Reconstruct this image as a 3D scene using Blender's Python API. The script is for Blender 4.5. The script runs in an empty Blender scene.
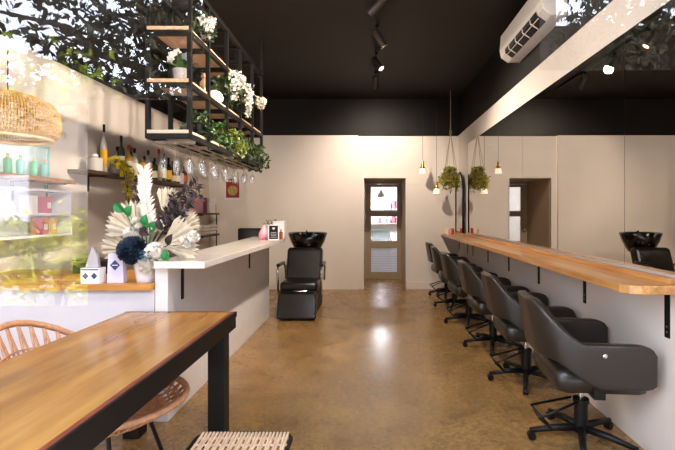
import bpy, bmesh, math, random
from mathutils import Vector, Matrix, Euler
R = math.radians
PI = math.pi
S = bpy.context.scene
C = S.collection

# ------------------------------------------------------------------ camera, sky, sun, exposure
CAMH = 1.38
cd = bpy.data.cameras.new('camera'); cam = bpy.data.objects.new('camera', cd); C.objects.link(cam)
cam.location = (0, 0, CAMH); cam.rotation_euler = (R(90), 0, 0)
cd.sensor_width = 36; cd.lens = 430 / 675 * 36
cd.shift_x = -32.5 / 675; cd.shift_y = -12 / 675
cd.clip_start = 0.02; cd.clip_end = 200
S.camera = cam
w = bpy.data.worlds.new('sky'); S.world = w; w.use_nodes = True
w.node_tree.nodes['Background'].inputs[0].default_value = (0.78, 0.84, 1.0, 1)
w.node_tree.nodes['Background'].inputs[1].default_value = 9.5
sd = bpy.data.lights.new('sun', 'SUN'); sd.energy = 10; sd.angle = R(1); sd.color = (1, .93, .8)
sun = bpy.data.objects.new('sun', sd); C.objects.link(sun)
sun.rotation_euler = (R(-42), R(12), 0)      # comes from behind the shop, falls on the far side of the street
pd = bpy.data.lights.new('front_portal', 'AREA'); pd.shape = 'RECTANGLE'; pd.size = 4.5; pd.size_y = 3.3
pd.cycles.is_portal = True
po = bpy.data.objects.new('front_portal', pd); C.objects.link(po)
po.location = (-.65, .44, 1.65); po.rotation_euler = (R(-90), 0, 0)
po.rotation_euler = (R(90), 0, 0)
vs = S.view_settings
vs.view_transform = 'Standard'; vs.look = 'None'; vs.gamma = 1; vs.use_curve_mapping = False
vs.exposure = 0.12
TRACK_W = 115
S.cycles.use_denoising = True
S.cycles.max_bounces = 8; S.cycles.transparent_max_bounces = 24
S.cycles.sample_clamp_indirect = 4
S.cycles.caustics_reflective = False; S.cycles.caustics_refractive = False

# ------------------------------------------------------------------ materials
def lin(h):
    h = h.lstrip('#'); o = []
    for i in (0, 2, 4):
        c = int(h[i:i+2], 16) / 255
        o.append(c / 12.92 if c <= .04045 else ((c + .055) / 1.055) ** 2.4)
    return (*o, 1)
MC = {}
def mat(name, col, rough=.6, metal=0, noise=0, nscale=8, bump=0, bscale=60, coat=0, trans=0, emis=None, es=0, spec=None, stretch=(1,1,1), col2=None):
    if name in MC: return MC[name]
    m = bpy.data.materials.new(name); m.use_nodes = True
    nt = m.node_tree; b = nt.nodes['Principled BSDF']
    c = lin(col)
    b.inputs['Base Color'].default_value = c
    b.inputs['Roughness'].default_value = rough; b.inputs['Metallic'].default_value = metal
    if spec is not None: b.inputs['Specular IOR Level'].default_value = spec
    if coat: b.inputs['Coat Weight'].default_value = coat; b.inputs['Coat Roughness'].default_value = .1
    if trans: b.inputs['Transmission Weight'].default_value = trans
    if emis: b.inputs['Emission Color'].default_value = lin(emis); b.inputs['Emission Strength'].default_value = es
    tc = nt.nodes.new('ShaderNodeTexCoord'); mp = nt.nodes.new('ShaderNodeMapping')
    mp.inputs['Scale'].default_value = stretch
    nt.links.new(tc.outputs['Object'], mp.inputs['Vector'])
    n = nt.nodes.new('ShaderNodeTexNoise'); n.inputs['Scale'].default_value = nscale; n.inputs['Detail'].default_value = 5
    nt.links.new(mp.outputs[0], n.inputs['Vector'])
    rp = nt.nodes.new('ShaderNodeValToRGB')
    k = max(noise, .04)
    d = lin(col2) if col2 else tuple(x * (1 - k) for x in c[:3]) + (1,)
    e = c if col2 else tuple(min(1, x * (1 + k * .6)) for x in c[:3]) + (1,)
    rp.color_ramp.elements[0].position = .32; rp.color_ramp.elements[1].position = .68
    rp.color_ramp.elements[0].color = d; rp.color_ramp.elements[1].color = e
    nt.links.new(n.outputs[0], rp.inputs[0]); nt.links.new(rp.outputs[0], b.inputs['Base Color'])
    if bump:
        n2 = nt.nodes.new('ShaderNodeTexNoise'); n2.inputs['Scale'].default_value = bscale
        nt.links.new(tc.outputs['Object'], n2.inputs['Vector'])
        bp = nt.nodes.new('ShaderNodeBump'); bp.inputs['Strength'].default_value = bump; bp.inputs['Distance'].default_value = .01
        nt.links.new(n2.outputs[0], bp.inputs['Height']); nt.links.new(bp.outputs[0], b.inputs['Normal'])
    MC[name] = m
    return m

def glassy(name, refl=.09, tint=(1,1,1,1), rough=0.0, fres=False, gcol=(1,1,1,1)):
    if name in MC: return MC[name]
    m = bpy.data.materials.new(name); m.use_nodes = True; nt = m.node_tree
    nt.nodes.remove(nt.nodes['Principled BSDF'])
    t = nt.nodes.new('ShaderNodeBsdfTransparent'); t.inputs[0].default_value = tint
    g = nt.nodes.new('ShaderNodeBsdfGlossy'); g.inputs['Roughness'].default_value = rough; g.inputs[0].default_value = gcol
    mx = nt.nodes.new('ShaderNodeMixShader'); mx.inputs[0].default_value = refl
    if fres:
        lw = nt.nodes.new('ShaderNodeLayerWeight'); lw.inputs[0].default_value = .35
        mm = nt.nodes.new('ShaderNodeMath'); mm.operation = 'MULTIPLY_ADD'; mm.inputs[1].default_value = .75; mm.inputs[2].default_value = refl
        nt.links.new(lw.outputs['Facing'], mm.inputs[0]); nt.links.new(mm.outputs[0], mx.inputs[0])
    nt.links.new(t.outputs[0], mx.inputs[1]); nt.links.new(g.outputs[0], mx.inputs[2])
    nt.links.new(mx.outputs[0], nt.nodes['Material Output'].inputs[0])
    MC[name] = m
    return m

def wood(name, c1, c2, scale=3, stretch=(1, 12, 12), rough=.35, coat=.0, boards=None):
    m = mat(name, c1, rough=rough, col2=c2, nscale=scale, stretch=stretch, coat=coat)
    if boards and not m.get('boards'):
        m['boards'] = 1
        axis, width = boards
        nt = m.node_tree; b = nt.nodes['Principled BSDF']
        tc = nt.nodes.new('ShaderNodeTexCoord'); sp = nt.nodes.new('ShaderNodeSeparateXYZ')
        nt.links.new(tc.outputs['Object'], sp.inputs[0])
        dv = nt.nodes.new('ShaderNodeMath'); dv.operation = 'DIVIDE'; dv.inputs[1].default_value = width
        nt.links.new(sp.outputs[axis], dv.inputs[0])
        fl = nt.nodes.new('ShaderNodeMath'); fl.operation = 'FLOOR'; nt.links.new(dv.outputs[0], fl.inputs[0])
        wn = nt.nodes.new('ShaderNodeTexWhiteNoise'); wn.noise_dimensions = '1D'; nt.links.new(fl.outputs[0], wn.inputs['W'])
        mr = nt.nodes.new('ShaderNodeMapRange'); mr.inputs['To Min'].default_value = .84; mr.inputs['To Max'].default_value = 1.08
        nt.links.new(wn.outputs['Value'], mr.inputs['Value'])
        old = b.inputs['Base Color'].links[0].from_socket
        ml = nt.nodes.new('ShaderNodeVectorMath'); ml.operation = 'SCALE'
        nt.links.new(old, ml.inputs[0]); nt.links.new(mr.outputs[0], ml.inputs['Scale'])
        nt.links.new(ml.outputs[0], b.inputs['Base Color'])
    return m

WALLW = mat('wall_paint_white', '#ded3c8', .75, noise=.03, nscale=1.5)
WALLB = mat('wall_paint_warm', '#dfd4c8', .75, noise=.05, nscale=1.2)
BLACKP = mat('paint_black', '#17120e', .6, noise=.15, nscale=3, spec=.2)
CEILM = mat('ceiling_black', '#221b15', .6, noise=.12, nscale=2, spec=.2)
BLK = mat('black_metal', '#0c0a09', .5, metal=0, noise=.1, spec=.3)
BLKG = mat('black_gloss', '#0b0a0a', .12, coat=.6)
LEATHER = mat('dark_leather', '#27211c', .34, noise=.12, nscale=5, bump=.1, bscale=260, coat=.12, spec=.45)
VINYL = mat('black_vinyl', '#120f0d', .3, noise=.1, nscale=5, coat=.1)
CHROME = mat('chrome', '#d8d8d8', .12, metal=1)
STEEL = mat('brushed_steel', '#a09890', .35, metal=1)
BRASS = mat('brass', '#b98a3e', .25, metal=1)
WHITEG = mat('white_gloss', '#e9e9ee', .25, coat=.2)
WHITEP = mat('white_panel', '#e6e2e0', .4, noise=.02)
LAVP = mat('white_pale_panel', '#cfccd2', .5, noise=.02)
CERAM = mat('white_ceramic', '#e4e2e4', .3, coat=.4)
CONCP = mat('concrete_pot', '#a9a3a0', .8, noise=.1, nscale=20)
RATTAN = mat('rattan', '#c08a62', .55, noise=.25, nscale=40)
CANE = mat('pale_cane', '#d6b493', .55, noise=.2, nscale=40)
WICK = mat('woven_shade_straw', '#c49a55', .7, noise=.35, nscale=60)
TABLEW = wood('table_wood', '#b5833f', '#92632c', 2.2, (7, 1, 7), .27, .3, boards=('X', .14))
EDGEW = mat('table_edge_red', '#7d3a26', .4, noise=.3, nscale=9)
BENCHW = wood('bench_wood', '#d09a5c', '#ad7438', 2.5, (14, 1, 14), .3, .25, boards=('X', .07))
COUNTW = wood('counter_wood', '#c98f45', '#a56d2c', 3, (1, 14, 14), .4)
SHELFW = wood('shelf_wood', '#dcb896', '#c49a74', 3, (12, 1, 12), .6)
DARKW = wood('dark_shelf_wood', '#4a3020', '#2f1d12', 4, (12, 1, 12), .5)
STEMG = mat('green_stem', '#4d5a23', .6)
LEAFG = mat('leaf_green', '#37591f', .5, noise=.4, nscale=14)
LEAFY = mat('leaf_yellow_green', '#6f7c26', .5, noise=.4, nscale=14)
LEAFD = mat('leaf_dark', '#233614', .5, noise=.4, nscale=14)
PETALW = mat('petal_white', '#ded8ce', .6, noise=.08, nscale=30)
PETALC = mat('dried_cream', '#cbbfa9', .7, noise=.12, nscale=30)
PLUM = mat('leaf_plum', '#2c1d20', .55, noise=.3, nscale=20)
NAVY = mat('petal_navy', '#14263c', .6, noise=.4, nscale=30)
TEALP = mat('petal_teal', '#2f6f88', .6, noise=.3, nscale=30)
EMER = mat('leaf_emerald', '#1f8040', .35, noise=.2, nscale=10)
YELF = mat('petal_yellow', '#e6d034', .6, noise=.3, nscale=30)
ROPE = mat('jute_rope', '#9a8160', .8, noise=.3, nscale=80)
GLASS = glassy('clear_glass', .10, (.98,.98,.98,1), .08, fres=True)
PANE = glassy('shopfront_glass', .07, (1,1,1,1), 0)
MIRR = mat('mirror_silver', '#eeeae4', .0, metal=1)
_b = MIRR.node_tree.nodes['Principled BSDF']
for l in list(_b.inputs['Base Color'].links): MIRR.node_tree.links.remove(l)
_b.inputs['Base Color'].default_value = (.82, .80, .77, 1); _b.inputs['Roughness'].default_value = .0

# ------------------------------------------------------------------ mesh builder
class MB:
    def __init__(s): s.bm = bmesh.new()
    def box(s, lo, hi, rot=None, bev=0):
        c = [(a + b) / 2 for a, b in zip(lo, hi)]; d = [abs(b - a) for a, b in zip(lo, hi)]
        M = Matrix.Translation(c)
        if rot: M = M @ Euler(rot).to_matrix().to_4x4()
        M = M @ Matrix.Diagonal((*d, 1))
        r = bmesh.ops.create_cube(s.bm, size=1, matrix=M)
        if bev:
            es = {e for v in r['verts'] for e in v.link_edges}
            bmesh.ops.bevel(s.bm, geom=list(es), offset=bev, segments=2, affect='EDGES', profile=.6)
        return s
    def tube(s, pts, r, n=8, closed=False, caps=True):
        pts = [Vector(p) for p in pts]; N = len(pts)
        rr = r if isinstance(r, (list, tuple)) else [r] * N
        rings = []; up = None
        for i, p in enumerate(pts):
            if closed: t = (pts[(i+1) % N] - pts[i-1])
            else: t = (pts[min(i+1, N-1)] - pts[max(i-1, 0)])
            if t.length < 1e-9: t = Vector((0, 0, 1))
            t.normalize()
            if up is None:
                up = Vector((0, 0, 1)) if abs(t.z) < .9 else Vector((1, 0, 0))
            a = t.cross(up)
            if a.length < 1e-6: a = t.cross(Vector((0, 1, .01)))
            a.normalize(); b = a.cross(t).normalized(); up = b
            rings.append([s.bm.verts.new(p + (a * math.cos(2*PI*k/n) + b * math.sin(2*PI*k/n)) * rr[i]) for k in range(n)])
        M = N if closed else N - 1
        for i in range(M):
            A, B = rings[i], rings[(i+1) % N]
            for k in range(n): s.bm.faces.new((A[k], A[(k+1) % n], B[(k+1) % n], B[k]))
        if caps and not closed:
            s.bm.faces.new(rings[0][::-1]); s.bm.faces.new(rings[-1])
        return s
    def cyl(s, a, b, r, n=16): return s.tube([a, b], r, n)
    def lathe(s, prof, c=(0,0,0), n=20, M=None):
        c = Vector(c); M = M or Matrix.Identity(4); rings = []
        for r, z in prof:
            rings.append([s.bm.verts.new(M @ (c + Vector((max(r, 1e-4)*math.cos(2*PI*k/n), max(r, 1e-4)*math.sin(2*PI*k/n), z)))) for k in range(n)])
        for A, B in zip(rings, rings[1:]):
            for k in range(n): s.bm.faces.new((A[k], A[(k+1) % n], B[(k+1) % n], B[k]))
        if prof[0][0] > 1e-4: s.bm.faces.new(rings[0][::-1])
        if prof[-1][0] > 1e-4: s.bm.faces.new(rings[-1])
        return s
    def leaf(s, p, d, L, W, up=None, bend=.15):
        p = Vector(p); d = Vector(d).normalized(); up = Vector(up or (random.uniform(-1,1), random.uniform(-1,1), random.uniform(-1,1)))
        a = d.cross(up)
        if a.length < 1e-4: a = d.cross(Vector((.3, .5, .8)))
        a.normalize(); u = a.cross(d).normalized()
        v0 = s.bm.verts.new(p)
        l1 = s.bm.verts.new(p + d*L*.4 + a*W*.5 + u*bend*L*.3); r1 = s.bm.verts.new(p + d*L*.4 - a*W*.5 + u*bend*L*.3)
        c1 = s.bm.verts.new(p + d*L*.45 + u*bend*L*.1)
        t = s.bm.verts.new(p + d*L - u*bend*L)
        s.bm.faces.new((v0, l1, c1)); s.bm.faces.new((v0, c1, r1)); s.bm.faces.new((l1, t, c1)); s.bm.faces.new((c1, t, r1))
        return s
    def blob(s, c, r, sub=2, sc=(1,1,1), jit=0):
        M = Matrix.Translation(c) @ Matrix.Diagonal((sc[0], sc[1], sc[2], 1))
        q = bmesh.ops.create_icosphere(s.bm, subdivisions=sub, radius=r, matrix=M)
        if jit:
            for v in q['verts']:
                v.co += (v.co - Vector(c)) * random.uniform(-jit, jit)
        return s
    def poly(s, pts, th, axis):
        # flat outline extruded by the vector axis*th
        ax = Vector(axis) * th
        A = [s.bm.verts.new(Vector(p)) for p in pts]; B = [s.bm.verts.new(Vector(p) + ax) for p in pts]
        n = len(A)
        s.bm.faces.new(A[::-1]); s.bm.faces.new(B)
        for k in range(n): s.bm.faces.new((A[k], A[(k+1) % n], B[(k+1) % n], B[k]))
        return s
    def build(s, name, m, parent=None, smooth=False, loc=None, bevel=0, sub=0, ang=None, recalc=True):
        if recalc: bmesh.ops.recalc_face_normals(s.bm, faces=s.bm.faces)
        me = bpy.data.meshes.new(name); s.bm.to_mesh(me); s.bm.free()
        o = bpy.data.objects.new(name, me); C.objects.link(o)
        me.materials.append(m)
        if parent: o.parent = parent
        if loc: o.location = loc
        if smooth:
            for p in me.polygons: p.use_smooth = True
            if ang: me.set_sharp_from_angle(angle=R(ang))
        if bevel:
            b = o.modifiers.new('bevel', 'BEVEL'); b.width = bevel; b.segments = 2; b.limit_method = 'ANGLE'
        if sub:
            q = o.modifiers.new('sub', 'SUBSURF'); q.levels = sub; q.render_levels = sub
        return o

def empty(name, loc=(0,0,0), rz=0):
    o = bpy.data.objects.new(name, None); C.objects.link(o); o.location = loc; o.rotation_euler = (0, 0, rz)
    o.empty_display_size = .05
    return o
def tag(o, label, cat, group=None, kind=None):
    o['label'] = label; o['category'] = cat
    if group: o['group'] = group
    if kind: o['kind'] = kind
    return o
def copy_tree(o, parent=None):
    c = o.copy(); C.objects.link(c); c.parent = parent
    for ch in [x for x in C.objects if x.parent == o]: copy_tree(ch, c)
    return c
def struct(name, mb, m, parent=None, **k):
    o = mb.build(name, m, parent, **k); o['kind'] = 'structure'; return o

# ================================================================== SETTING
XL, XR, YB, YF, ZC, ZW = -2.9, 1.6, 7.8, .5, 3.45, 2.78
# floor: polished concrete
fm = mat('polished_concrete', '#a17c4c', .3, noise=.2, nscale=1.6, coat=.0)
nt = fm.node_tree; b = nt.nodes['Principled BSDF']
tc = nt.nodes.new('ShaderNodeTexCoord')
old = b.inputs['Base Color'].links[0].from_socket
n1 = nt.nodes.new('ShaderNodeTexNoise'); n1.inputs['Scale'].default_value = 30; n1.inputs['Detail'].default_value = 8
v1 = nt.nodes.new('ShaderNodeTexVoronoi'); v1.inputs['Scale'].default_value = 55
n3 = nt.nodes.new('ShaderNodeTexNoise'); n3.inputs['Scale'].default_value = 4.5; n3.inputs['Detail'].default_value = 9; n3.inputs['Roughness'].default_value = .7
for q in (n1, v1, n3): nt.links.new(tc.outputs['Object'], q.inputs['Vector'])
def ramp(src, p0, p1, c0, c1):
    r = nt.nodes.new('ShaderNodeValToRGB'); r.color_ramp.elements[0].position = p0; r.color_ramp.elements[1].position = p1
    r.color_ramp.elements[0].color = (c0,)*3 + (1,); r.color_ramp.elements[1].color = (c1,)*3 + (1,)
    nt.links.new(src, r.inputs[0]); return r.outputs[0]
def mul(a, b_):
    m = nt.nodes.new('ShaderNodeMixRGB'); m.blend_type = 'MULTIPLY'; m.inputs[0].default_value = 1
    nt.links.new(a, m.inputs[1]); nt.links.new(b_, m.inputs[2]); return m.outputs[0]
o1 = mul(old, ramp(n1.outputs[0], .38, .6, .72, 1.05))
o2 = mul(o1, ramp(v1.outputs['Distance'], .14, .3, .45, 1.0))
o3 = mul(o2, ramp(n3.outputs[0], .35, .6, .66, 1.0))
nt.links.new(o3, b.inputs['Base Color'])
nt.links.new(ramp(n3.outputs[0], .3, .7, .32, .17), b.inputs['Roughness'])
struct('floor', MB().box((XL-.1, YF, -.1), (XR+.1, YB+1.3, 0)), fm)
struct('ceiling', MB().box((XL-.1, YF-.1, ZC), (XR+.1, YB+.12, ZC+.1)), CEILM)
# left wall: white below, black band above
wl = struct('wall_left', MB().box((XL-.1, YF-.1, 0), (XL, YB+.1, ZW)), WALLB)
struct('wall_left_upper', MB().box((XL-.1, YF-.1, ZW), (XL, YB+.1, ZC)), BLACKP)
struct('wall_right', MB().box((XR, YF-.1, 0), (XR+.1, YB+.1, ZW)), WALLW)
struct('wall_right_upper', MB().box((XR, YF-.1, ZW), (XR+.1, YB+.1, ZC)), BLACKP)
# back wall: plain left of the doorway, horizontal boards right of it
DX0, DX1, DH = -.11, .65, 2.015
struct('wall_back', MB().box((XL, YB-.05, 0), (-.215, YB+.1, ZW)), WALLW)
sh = MB()
def boards(x0, x1, z0, z1):
    z = z0
    while z < z1 - .01:
        z2 = min(z + .19, z1)
        sh.box((x0, YB, z), (x1, YB+.1, z2 - .004)); sh.box((x0, YB+.006, z2-.004), (x1, YB+.1, z2)); z = z2
boards(-.215, DX0, 0, DH); boards(DX1, XR, 0, DH); boards(-.215, XR, DH, ZW)
struct('wall_back_boarded', sh, WALLW)
struct('wall_back_upper', MB().box((XL, YB, ZW), (XR, YB+.12, ZC)), BLACKP)
struct('baseboard_back', MB().box((DX1, YB-.012, 0), (XR, YB, .14), bev=.003), WALLW)
struct('trim_1', MB().box((DX0-.012, YB-.01, 0), (DX0, YB+.01, DH+.01)).box((DX1, YB-.01, 0), (DX1+.012, YB+.01, DH+.01)), WHITEP)
# passage behind the opening
PY = 9.0
pas = MB(); pas.box((DX0-.1, YB+.1, 0), (DX0, PY+.1, DH+.1)); pas.box((DX1, YB+.1, 0), (DX1+.1, PY+.1, DH+.1)); pas.box((DX0, YB+.1, DH), (DX1, PY+.1, DH+.1))
struct('wall_passage', pas, mat('passage_paint', '#c4ac90', .7))
# back room
br = MB()
BX0, BX1, BY = -1.6, 2.2, 15.0
br.box((BX0-.1, PY+.1, 0), (BX0, BY, 2.7)); br.box((BX1, PY+.1, 0), (BX1+.1, BY, 2.7)); br.box((BX0, BY, 0), (BX1, BY+.1, 2.7))
br.box((BX0, PY+.1, 2.015), (BX1, PY+.2, 2.7)).box((BX0, PY+.1, 0), (DX0-.1, PY+.2, 2.015)).box((DX1+.1, PY+.1, 0), (BX1, PY+.2, 2.015))
struct('wall_back_room', br, WHITEP)
struct('floor_back_room', MB().box((BX0-.1, PY+.1, -.1), (BX1+.1, BY, 0)), fm)
struct('ceiling_back_room', MB().box((BX0-.1, PY+.1, 2.7), (BX1+.1, BY+.1, 2.8)), WHITEP)

# door with three panes
DOORM = mat('door_taupe', '#9c8a70', .5, noise=.05)
do = MB()
def dz(y): return CAMH - (y - 213) * PY / 430
def dxx(x): return (x - 370) * PY / 430
dx0, dx1 = DX0 + .004, DX1 - .06
px0, px1 = dxx(371), dxx(397)
rows = [(dz(211), dz(187)), (dz(241), dz(216.5)), (dz(272), dz(248))]
do.box((dx0, PY, .004), (px0, PY+.045, 1.98)).box((px1, PY, .004), (dx1, PY+.045, 1.98))
zs = [.004, rows[2][0], rows[2][1], rows[1][0], rows[1][1], rows[0][0], rows[0][1], 1.98]
for i in (0, 2, 4, 6): do.box((px0, PY, zs[i]), (px1, PY+.045, zs[i+1]))
dr = struct('door_1', do, DOORM)
for k, (a, c) in enumerate(rows):
    if k == 2:
        mm = MB()
        n = 14
        for i in range(n):
            z = a + (c - a) * i / n
            mm.box((px0, PY+.015, z), (px1, PY+.022, z + (c-a)/n*.86))
        bm_ = mat('white_blind', '#d6dde8', .5)
        bn_ = bm_.node_tree; tb_ = bn_.nodes.new('ShaderNodeBsdfTranslucent'); tb_.inputs[0].default_value = (.8,.85,.95,1)
        ms_ = bn_.nodes.new('ShaderNodeMixShader'); ms_.inputs[0].default_value = .6
        bn_.links.new(bn_.nodes['Principled BSDF'].outputs[0], ms_.inputs[1]); bn_.links.new(tb_.outputs[0], ms_.inputs[2]); bn_.links.new(ms_.outputs[0], bn_.nodes['Material Output'].inputs[0])
        mm.build('blind', bm_, dr)
    else:
        MB().box((px0, PY+.02, a), (px1, PY+.026, c)).build('pane', GLASS, dr)
hd = MB(); hx = dx0 + .06
hd.lathe([(0, -.0), (.026, 0), (.026, .01), (.01, .012), (.01, .04), (.024, .05), (.026, .06), (.018, .07), (0, .072)], n=14, M=Matrix.Translation((hx, PY, 1.02)) @ Matrix.Rotation(R(90), 4, 'X'))
hd.build('door_handle', STEEL, dr, smooth=True)
struct('trim_2', MB().box((dx1, PY-.01, 0), (DX1, PY+.06, DH)).box((DX0, PY-.01, 1.985), (dx1, PY+.06, DH)), DOORM)

# shopfront: frameless panes, outline cut to where reflections show, middle left open
g = MB()
PZ = YF - .004
g.poly([(XL, PZ, 1.273), (-.326, PZ, 1.273), (-.326, PZ, 1.511), (-.192, PZ, 1.511), (-.192, PZ, 3.3), (XL, PZ, 3.3)], .001, (0, 1, 0))
struct('window_1', g, PANE)
struct('window_2', MB().poly([(.196, PZ, 1.545), (XR, PZ, 1.545), (XR, PZ, 3.3), (.196, PZ, 3.3)], .001, (0, 1, 0)), PANE)
struct('wall_front', MB().box((XL-.1, YF-.1, 3.3), (XR+.1, YF, ZC+.1)), BLACKP)

# ================================================================== STREET BEHIND THE CAMERA (seen in the panes; both buildings are added)
PAVE = mat('paving', '#c4c2c0', .8, noise=.15, nscale=6)
struct('ground_pavement', MB().box((-18, -14, -.12), (16, YF, -.02)), PAVE)
bld = empty('brick_sky_block', (0.6, -12.4, 0))  # unseen building added to block the sky in the pane reflections
tag(bld, 'added dark brick block behind the camera, keeps sky out of the shop glass', 'building')
MB().box((-5.4, -3, -.02), (5.2, 0, 10)).build('brick_wall', mat('dark_brick', '#2a2320', .9, noise=.3, nscale=4), bld)
MB().box((5.2, -3, -.02), (13, -.2, 7.3)).build('sky_block_wing', MC['dark_brick'], bld)  # added wing, height set so sky reflects only above it
for i in range(4):
    MB().box((-4.4+i*2.5, 0, 1.0), (-3.0+i*2.5, .05, 2.7)).build('window', BLKG, bld)
pb = empty('pale_haze_block', (-9.5, -9.5, 0))  # unseen pale block added so its reflection lays haze over the left pane
tag(pb, 'added pale low block behind the camera, its reflection hazes the left pane', 'building')
MB().box((-5, -3, -.02), (3.6, 0, 4.5)).build('rendered_wall', mat('pale_render', '#80766c', .9, noise=.15, nscale=2), pb)
MB().box((-.3, 0, 1.0), (1.2, .05, 2.3)).build('window', WHITEG, pb)
MB().box((-2.6, 0, 0), (-1.5, .05, 2.2)).build('door', mat('door_grey', '#8c8c96', .6), pb)

def crown(mb, pts, n, L, rad, dens=None):
    for _ in range(n):
        p = Vector(random.choice(pts)) + Vector([random.gauss(0, rad) for _ in range(3)])
        d = Vector([random.uniform(-1, 1) for _ in range(3)])
        # a whorl of leaves
        for k in range(5):
            dd = d + Vector([random.uniform(-1, 1) for _ in range(3)]) * .9
            l = L * random.uniform(.7, 1.2)
            mb.leaf(p, dd, l, l * .38)
random.seed(4)
tr = empty('street_tree', (-1.9, -6.2, 0))
tag(tr, 'large broad-leaved tree on the pavement, reflected dark against the sky in the shop glass', 'tree')
t = MB()
t.tube([(0,0,-.05), (.05,.0,1.2), (-.1,.05,2.2), (-.3,0,2.9)], [.22,.17,.15,.13], 10)
br_pts = []
def branch(a, b_, r0, r1, kink=.25):
    pts = [Vector(a).lerp(Vector(b_), i / 4) + (Vector([random.uniform(-kink, kink) for _ in range(3)]) if 0 < i < 4 else Vector()) for i in range(5)]
    t.tube(pts, [r0 + (r1 - r0) * i / 4 for i in range(5)], 6)
    br_pts.extend(pts[1:])
    return pts
for e in ((-2.2,.2,4.6), (-3.6,.3,3.9), (-1.0,0,5.2), (-4.4,-.1,4.8), (1.6,.2,4.6), (2.6,0,4.1), (.4,.1,5.6), (-2.9,0,5.6), (3.4,.2,5.0)):
    p = branch((-.3,0,2.9), e, .10, .03)
    for k in range(4):
        q = p[random.randint(2, 4)]
        branch(q, q + Vector((random.uniform(-1.2, 1.2), random.uniform(-.5, .5), random.uniform(-.5, .8))), .03, .008, .1)
t.build('trunk', mat('bark', '#3a2e26', .9, noise=.3), tr, smooth=True)
lf = MB(); crown(lf, br_pts, 1500, .17, .38)
for _ in range(26):
    br_pts.append(Vector((random.uniform(-4.2,-2.2), random.uniform(-.3,.3), random.uniform(2.9,3.7))))
crown(lf, br_pts[-26:], 170, .16, .22)
crown(lf, [Vector((random.uniform(-1.9,-.7), 0, random.uniform(2.9,4.9))) for _ in range(40)], 750, .16, .2)
lf.build('foliage', mat('tree_leaf', '#231c14', .6, noise=.4, nscale=5, col2='#3c3a16'), tr, recalc=False)
lf = MB(); crown(lf, [(random.uniform(-3.6,-2.2), .5, random.uniform(3.2,3.9)) for _ in range(12)], 60, .17, .16)
lf.build('sunlit_leaves', mat('sunlit_leaf', '#8a9a1c', .5, noise=.3), tr, recalc=False)  # brighter leaf colour stands in for sunshine on part of the crown
tr2 = empty('street_tree', (3.9, -6.0, 0))
tag(tr2, 'small leafy street tree at the right, reflected in the shop glass', 'tree')
t = MB(); br_pts = []
t.tube([(0,0,-.05), (.1,0,1.5), (.2,0,2.9)], [.12,.1,.07], 8)
for e in ((-.7,.1,4.1), (.3,0,4.5), (1.0,.1,4.3), (-.2,0,4.6), (1.6,0,3.9), (.8,0,4.7)):
    branch((.2,0,2.6), e, .05, .015, .12)
t.build('trunk', MC['bark'], tr2, smooth=True)
lf = MB(); crown(lf, [q for q in br_pts if q.z > 3.3], 2300, .13, .25)
lf.build('foliage', MC['tree_leaf'], tr2, recalc=False)
sb = empty('garden_shrub', (-4.6, -5.4, 0))
tag(sb, 'sunlit yellow-green shrub outside, reflected low in the left pane', 'shrub')
lf = MB()
crown(lf, [(random.uniform(-1.3, 1.0), random.uniform(-.2, .2), random.uniform(.2, 1.2) ) for _ in range(60)], 1500, .11, .12)
lf.build('foliage', mat('shrub_leaf', '#b4bc30', .5, noise=.3, nscale=9), sb, recalc=False)
st = MB()
for k in range(7): st.tube([(random.uniform(-.1,.1), 0, -.02), (random.uniform(-.6,.6), random.uniform(-.15,.15), 1.0)], .012, 5)
st.build('stems', MC['bark'], sb)

# ================================================================== TRACK LIGHTS
tk = MB().box((.06, 1.0, 3.415), (.10, 7.1, 3.45)).build('lighting_track', BLK); tag(tk, 'black ceiling track that carries the row of spotlights', 'track')
aims = [(1.5, (-3, 2.6, -1.8)), (2.35, (1.4, 1.6, -2)), (3.15, (-3, 1.6, -1.9)), (3.95, (-2.2, .9, -2.0)), (4.7, (1.5, .4, -2.2)), (5.5, (1.3, -.9, -2.0)), (6.25, (.12, 2.2, -2.0))]
labels = ['black cylinder spotlight just above the picture, nearest on the ceiling track', 'black cylinder spotlight on the track above the picture edge', 'black cylinder spotlight on the track above the table end',
 'nearest black cylinder spotlight in view, cut by the top edge, tilted left', 'second black spotlight from the top edge, tilted right', 'third black spotlight down the track, bright face towards camera', 'farthest black spotlight on the ceiling track, dim and small']
for (y, d), lb in zip(aims, labels):
    e = empty('spotlight', (.08, y, 3.36)); tag(e, lb, 'spotlight', 'spotlights on the ceiling track')
    MB().cyl((0,0,.055), (0,0,-.03), .009).box((-.02,-.05,.03), (.02,.05,.056)).build('bracket', BLK, e)
    D = Vector(d).normalized(); q = D.to_track_quat('-Z', 'Y').to_matrix().to_4x4()
    M = Matrix.Translation((0, 0, -.05)) @ q
    MB().lathe([(0,.06), (.04,.06), (.043,.055), (.043,-.13), (.037,-.13), (.037,-.115), (0,-.115)], n=20, M=M).build('housing', mat('spot_housing', '#4a3c32', .4, metal=.3), e, smooth=True, ang=40)
    MB().lathe([(0,-.121), (.034,-.121), (.034,-.118), (0,-.118)], n=18, M=M).build('lens', mat('lamp_face', '#fff0d8', emis='#ffe2b4', es=9), e)
    L = bpy.data.lights.new('spot_lamp', 'SPOT'); L.energy = 1.05*TRACK_W*{1.5: 2.2, 3.15: 2.3, 3.95: 1.7, 6.25: 1.9}.get(y, 1); L.color = (1, .85, .71); L.spot_size = R(118); L.spot_blend = .85; L.shadow_soft_size = .05
    lo = bpy.data.objects.new('lamp', L); C.objects.link(lo); lo.parent = e
    lo.matrix_local = M @ Matrix.Translation((0, 0, -.14))
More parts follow.
